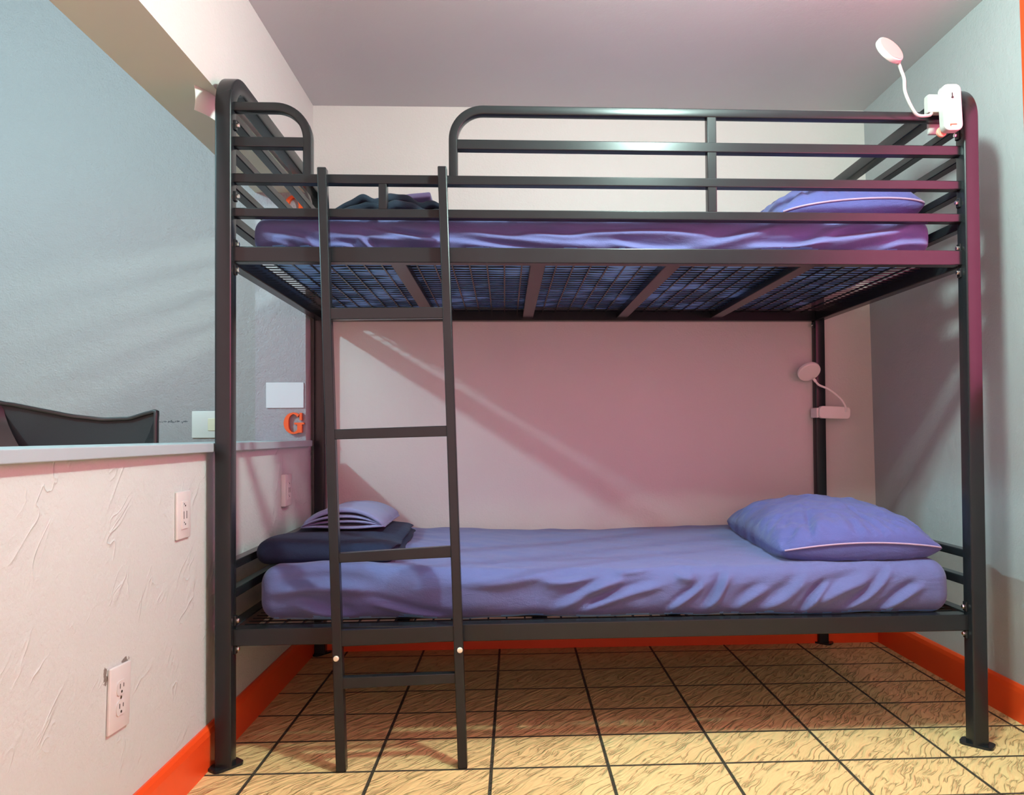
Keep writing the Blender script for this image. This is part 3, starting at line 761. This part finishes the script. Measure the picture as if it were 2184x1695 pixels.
for k in range(n):
    A, B_ = ro[k], ro[(k+1) % n]
    bm.faces.new((A[0], B_[0], B_[1], A[1])); bm.faces.new((A[2], A[3], B_[3], B_[2])); bm.faces.new((A[0], A[2], B_[2], B_[0])); bm.faces.new((A[1], B_[1], B_[3], A[3]))
o = obj('wall_letter', bm, M['letter']); tag(o, 'orange block letter high on the jamb, half hidden by the bed end rails', 'letter')
# white card hanging from the soffit
V = []; Fc = []; nx, nz = 10, 10
A = Vector((-.8455, 1.974, ZHEAD)); D = Vector((.028, .068, 0)); nn = Vector((.92, -.38, 0))
for s in (0, 1):
    for i in range(nx+1):
        for k in range(nz+1):
            a, b = i/nx, k/nz
            p = A+D*a+Vector((0, 0, -.066*b)) + nn*(.0009*s)
            p += D.normalized()*(.0035*math.sin(b*PI)*(1-a)) + nn*(.004*math.sin(a*PI))
            V.append(p)
m = (nx+1)*(nz+1); idx = lambda s, i, k: s*m+i*(nz+1)+k
for i in range(nx):
    for k in range(nz):
        Fc.append([idx(0, i, k), idx(0, i+1, k), idx(0, i+1, k+1), idx(0, i, k+1)]); Fc.append([idx(1, i, k), idx(1, i, k+1), idx(1, i+1, k+1), idx(1, i+1, k)])
for i in range(nx):
    for k in (0, nz): Fc.append([idx(0, i, k), idx(1, i, k), idx(1, i+1, k), idx(0, i+1, k)])
for k in range(nz):
    for i in (0, nx): Fc.append([idx(0, i, k), idx(0, i, k+1), idx(1, i, k+1), idx(1, i, k)])
o = np_obj('paper_card', V, Fc, M['card']); tag(o, 'small white card hanging from the soffit beside the bed top', 'card')

# ------------------------------------------------------------------ office chair beyond the ledge
ch = empty('office_chair', (-1.52, 2.42, 0)); tag(ch, 'black mesh back office chair behind the counter ledge', 'chair')
def chair_curve(t):     # t 0..1 left to right along the top edge, room coordinates
    x = -1.712+.470*t; y = 2.50+.10*t+.055*math.sin(t*PI); 
    z = float(np.interp(t, [0, .06, .2, .4, .6, .8, .94, 1], [.965, .964, .947, .924, .912, .915, .934, .937]))
    return Vector((x-ch.location.x, y-ch.location.y, z))
top = [chair_curve(k/24) for k in range(25)]
L0 = [Vector((top[0].x-.003, top[0].y-.003, z)) for z in (.46, .60, .75, .86, .92)]
R0 = [Vector((top[-1].x+.001, top[-1].y-.003, z)) for z in (.905, .86, .75, .60, .46)]
bm = bmesh.new(); add_sweep(bm, smooth_path(L0+[top[0]]+top[1:-1]+[top[-1]]+R0, 3), rrect(.013, .020, .004), up=Vector((0, 1, 0)))
for side in (0, 1):   # tapering side fins of the frame
    p0 = top[0] if side == 0 else top[-1]; s = 1 if side == 0 else -1
    prev = None
    for k in range(14):
        t = k/13; z = p0.z-.005-t*.42; wdt = .012+.040*min(1.5, t*.42/.115)**1.5
        a = [bm.verts.new((p0.x+s*.0, p0.y-.012, z)), bm.verts.new((p0.x+s*wdt, p0.y+.012, z)), bm.verts.new((p0.x+s*wdt, p0.y+.022, z)), bm.verts.new((p0.x, p0.y-.002, z))]
        if prev:
            for j in range(4): bm.faces.new((prev[j], prev[(j+1) % 4], a[(j+1) % 4], a[j]))
        else: bm.faces.new(a)
        prev = a
    bm.faces.new(prev[::-1])
obj('back_frame', bm, M['chair'], ch)
V = []; Fc = []
for s in (0, 1):
    for k in range(25):
        for j in range(11):
            t = j/10; p = top[k]; zb = .50
            V.append((p.x*(1-.06*t), p.y+.006*s+.03*math.sin(t*PI), p.z-.006+(zb-p.z)*t))
q = lambda s, k, j: s*275+k*11+j
for k in range(24):
    for j in range(10):
        Fc.append([q(0, k, j), q(0, k+1, j), q(0, k+1, j+1), q(0, k, j+1)]); Fc.append([q(1, k, j), q(1, k, j+1), q(1, k+1, j+1), q(1, k+1, j)])
np_obj('back_mesh', V, Fc, M['chair_mesh'], ch)
V, Fc = rbox((.48, .46, .07), (.05, .05, .03), (16, 16, 4), None, (0.02, -.12, .42)); np_obj('seat', V, Fc, M['chair_mesh'], ch)
bm = bmesh.new(); add_cyl(bm, (.02, -.10, .27), (0, 0, 1), .028, .34, 16); add_box(bm, -.03, .07, -.14, .12, .395, .425, .005); add_box(bm, -.01, .05, .07, .11, .39, .60, .005)
obj('gas_post', bm, M['chair'], ch)
bm = bmesh.new()
for k in range(5):
    a = 2*PI*k/5+.3
    add_sweep(bm, [(.02+.02*math.cos(a), -.10+.02*math.sin(a), .11), (.02+.28*math.cos(a), -.10+.28*math.sin(a), .075)], rrect(.035, .028, .006), up=Vector((0, 0, 1)))
bs = obj('star_base', bm, M['chair'], ch)
for k in range(5):
    a = 2*PI*k/5+.3; bm = bmesh.new(); add_cyl(bm, (.02+.27*math.cos(a), -.10+.27*math.sin(a), .028), (-math.sin(a), math.cos(a), 0), .028, .04, 16, bevel=.006); obj('caster', bm, M['chair'], ch)

# ------------------------------------------------------------------ light
def area(name, loc, size, power, col, target=None, rot=None, sizey=None):
    l = bpy.data.lights.new(name, 'AREA'); l.energy = power; l.color = col; l.size = size
    if sizey: l.shape = 'RECTANGLE'; l.size_y = sizey
    o = bpy.data.objects.new(name, l); COL.objects.link(o); o.location = loc
    if target is not None: o.rotation_euler = (Vector(target)-Vector(loc)).to_track_quat('-Z', 'Y').to_euler()
    elif rot: o.rotation_euler = rot
    return o
def bulb(name, loc, radius, power, col):
    l = bpy.data.lights.new(name, 'POINT'); l.energy = power; l.color = col; l.shadow_soft_size = radius
    o = bpy.data.objects.new(name, l); COL.objects.link(o); o.location = loc; return o
bulb('room_ceiling_lamp', (.52, 1.22, 2.02), .06, 82, (.73, 1.03, .94))
bulb('next_room_ceiling_lamp', (-2.60, .85, 2.50), .05, 165, (.52, .96, 1.04))
area('added_curtain_backlight', (1.95, (W0+W1)/2, 1.48), 1.8, 105, (1.0, .90, .92), rot=(0, math.radians(90), 0), sizey=1.2)  # added area lamp behind the curtain, raised for pink fill
w = bpy.data.worlds.new('World'); S.world = w; w.use_nodes = True
w.node_tree.nodes['Background'].inputs[0].default_value = (1.0, .50, .48, 1); w.node_tree.nodes['Background'].inputs[1].default_value = 1.55

# ------------------------------------------------------------------ camera
cam = bpy.data.cameras.new('camera'); co = bpy.data.objects.new('camera', cam); COL.objects.link(co)
yaw, pitch, roll, F, CX, CY = 0.0375, 0.0173, -0.0071, 1569.76, 1156.52, 898.68
r = Vector((math.cos(yaw), -math.sin(yaw), 0)); f = Vector((math.sin(yaw), math.cos(yaw), 0)); up = Vector((0, 0, 1))
f2 = f*math.cos(pitch)+up*math.sin(pitch); u2 = up*math.cos(pitch)-f*math.sin(pitch)
r3 = r*math.cos(roll)+u2*math.sin(roll); u3 = u2*math.cos(roll)-r*math.sin(roll)
co.matrix_world = Matrix(((r3.x, u3.x, -f2.x, 0), (r3.y, u3.y, -f2.y, 0), (r3.z, u3.z, -f2.z, CAM_H), (0, 0, 0, 1)))
cam.sensor_width = 36; cam.sensor_fit = 'HORIZONTAL'; cam.lens = F*36/2184
cam.shift_x = (1092-CX)/2184; cam.shift_y = (CY-847.5)/2184; cam.clip_start = .02
S.camera = co
S.view_settings.view_transform = 'Standard'; S.view_settings.look = 'None'; S.view_settings.gamma = 1; S.view_settings.use_curve_mapping = False
S.view_settings.exposure = 0.3
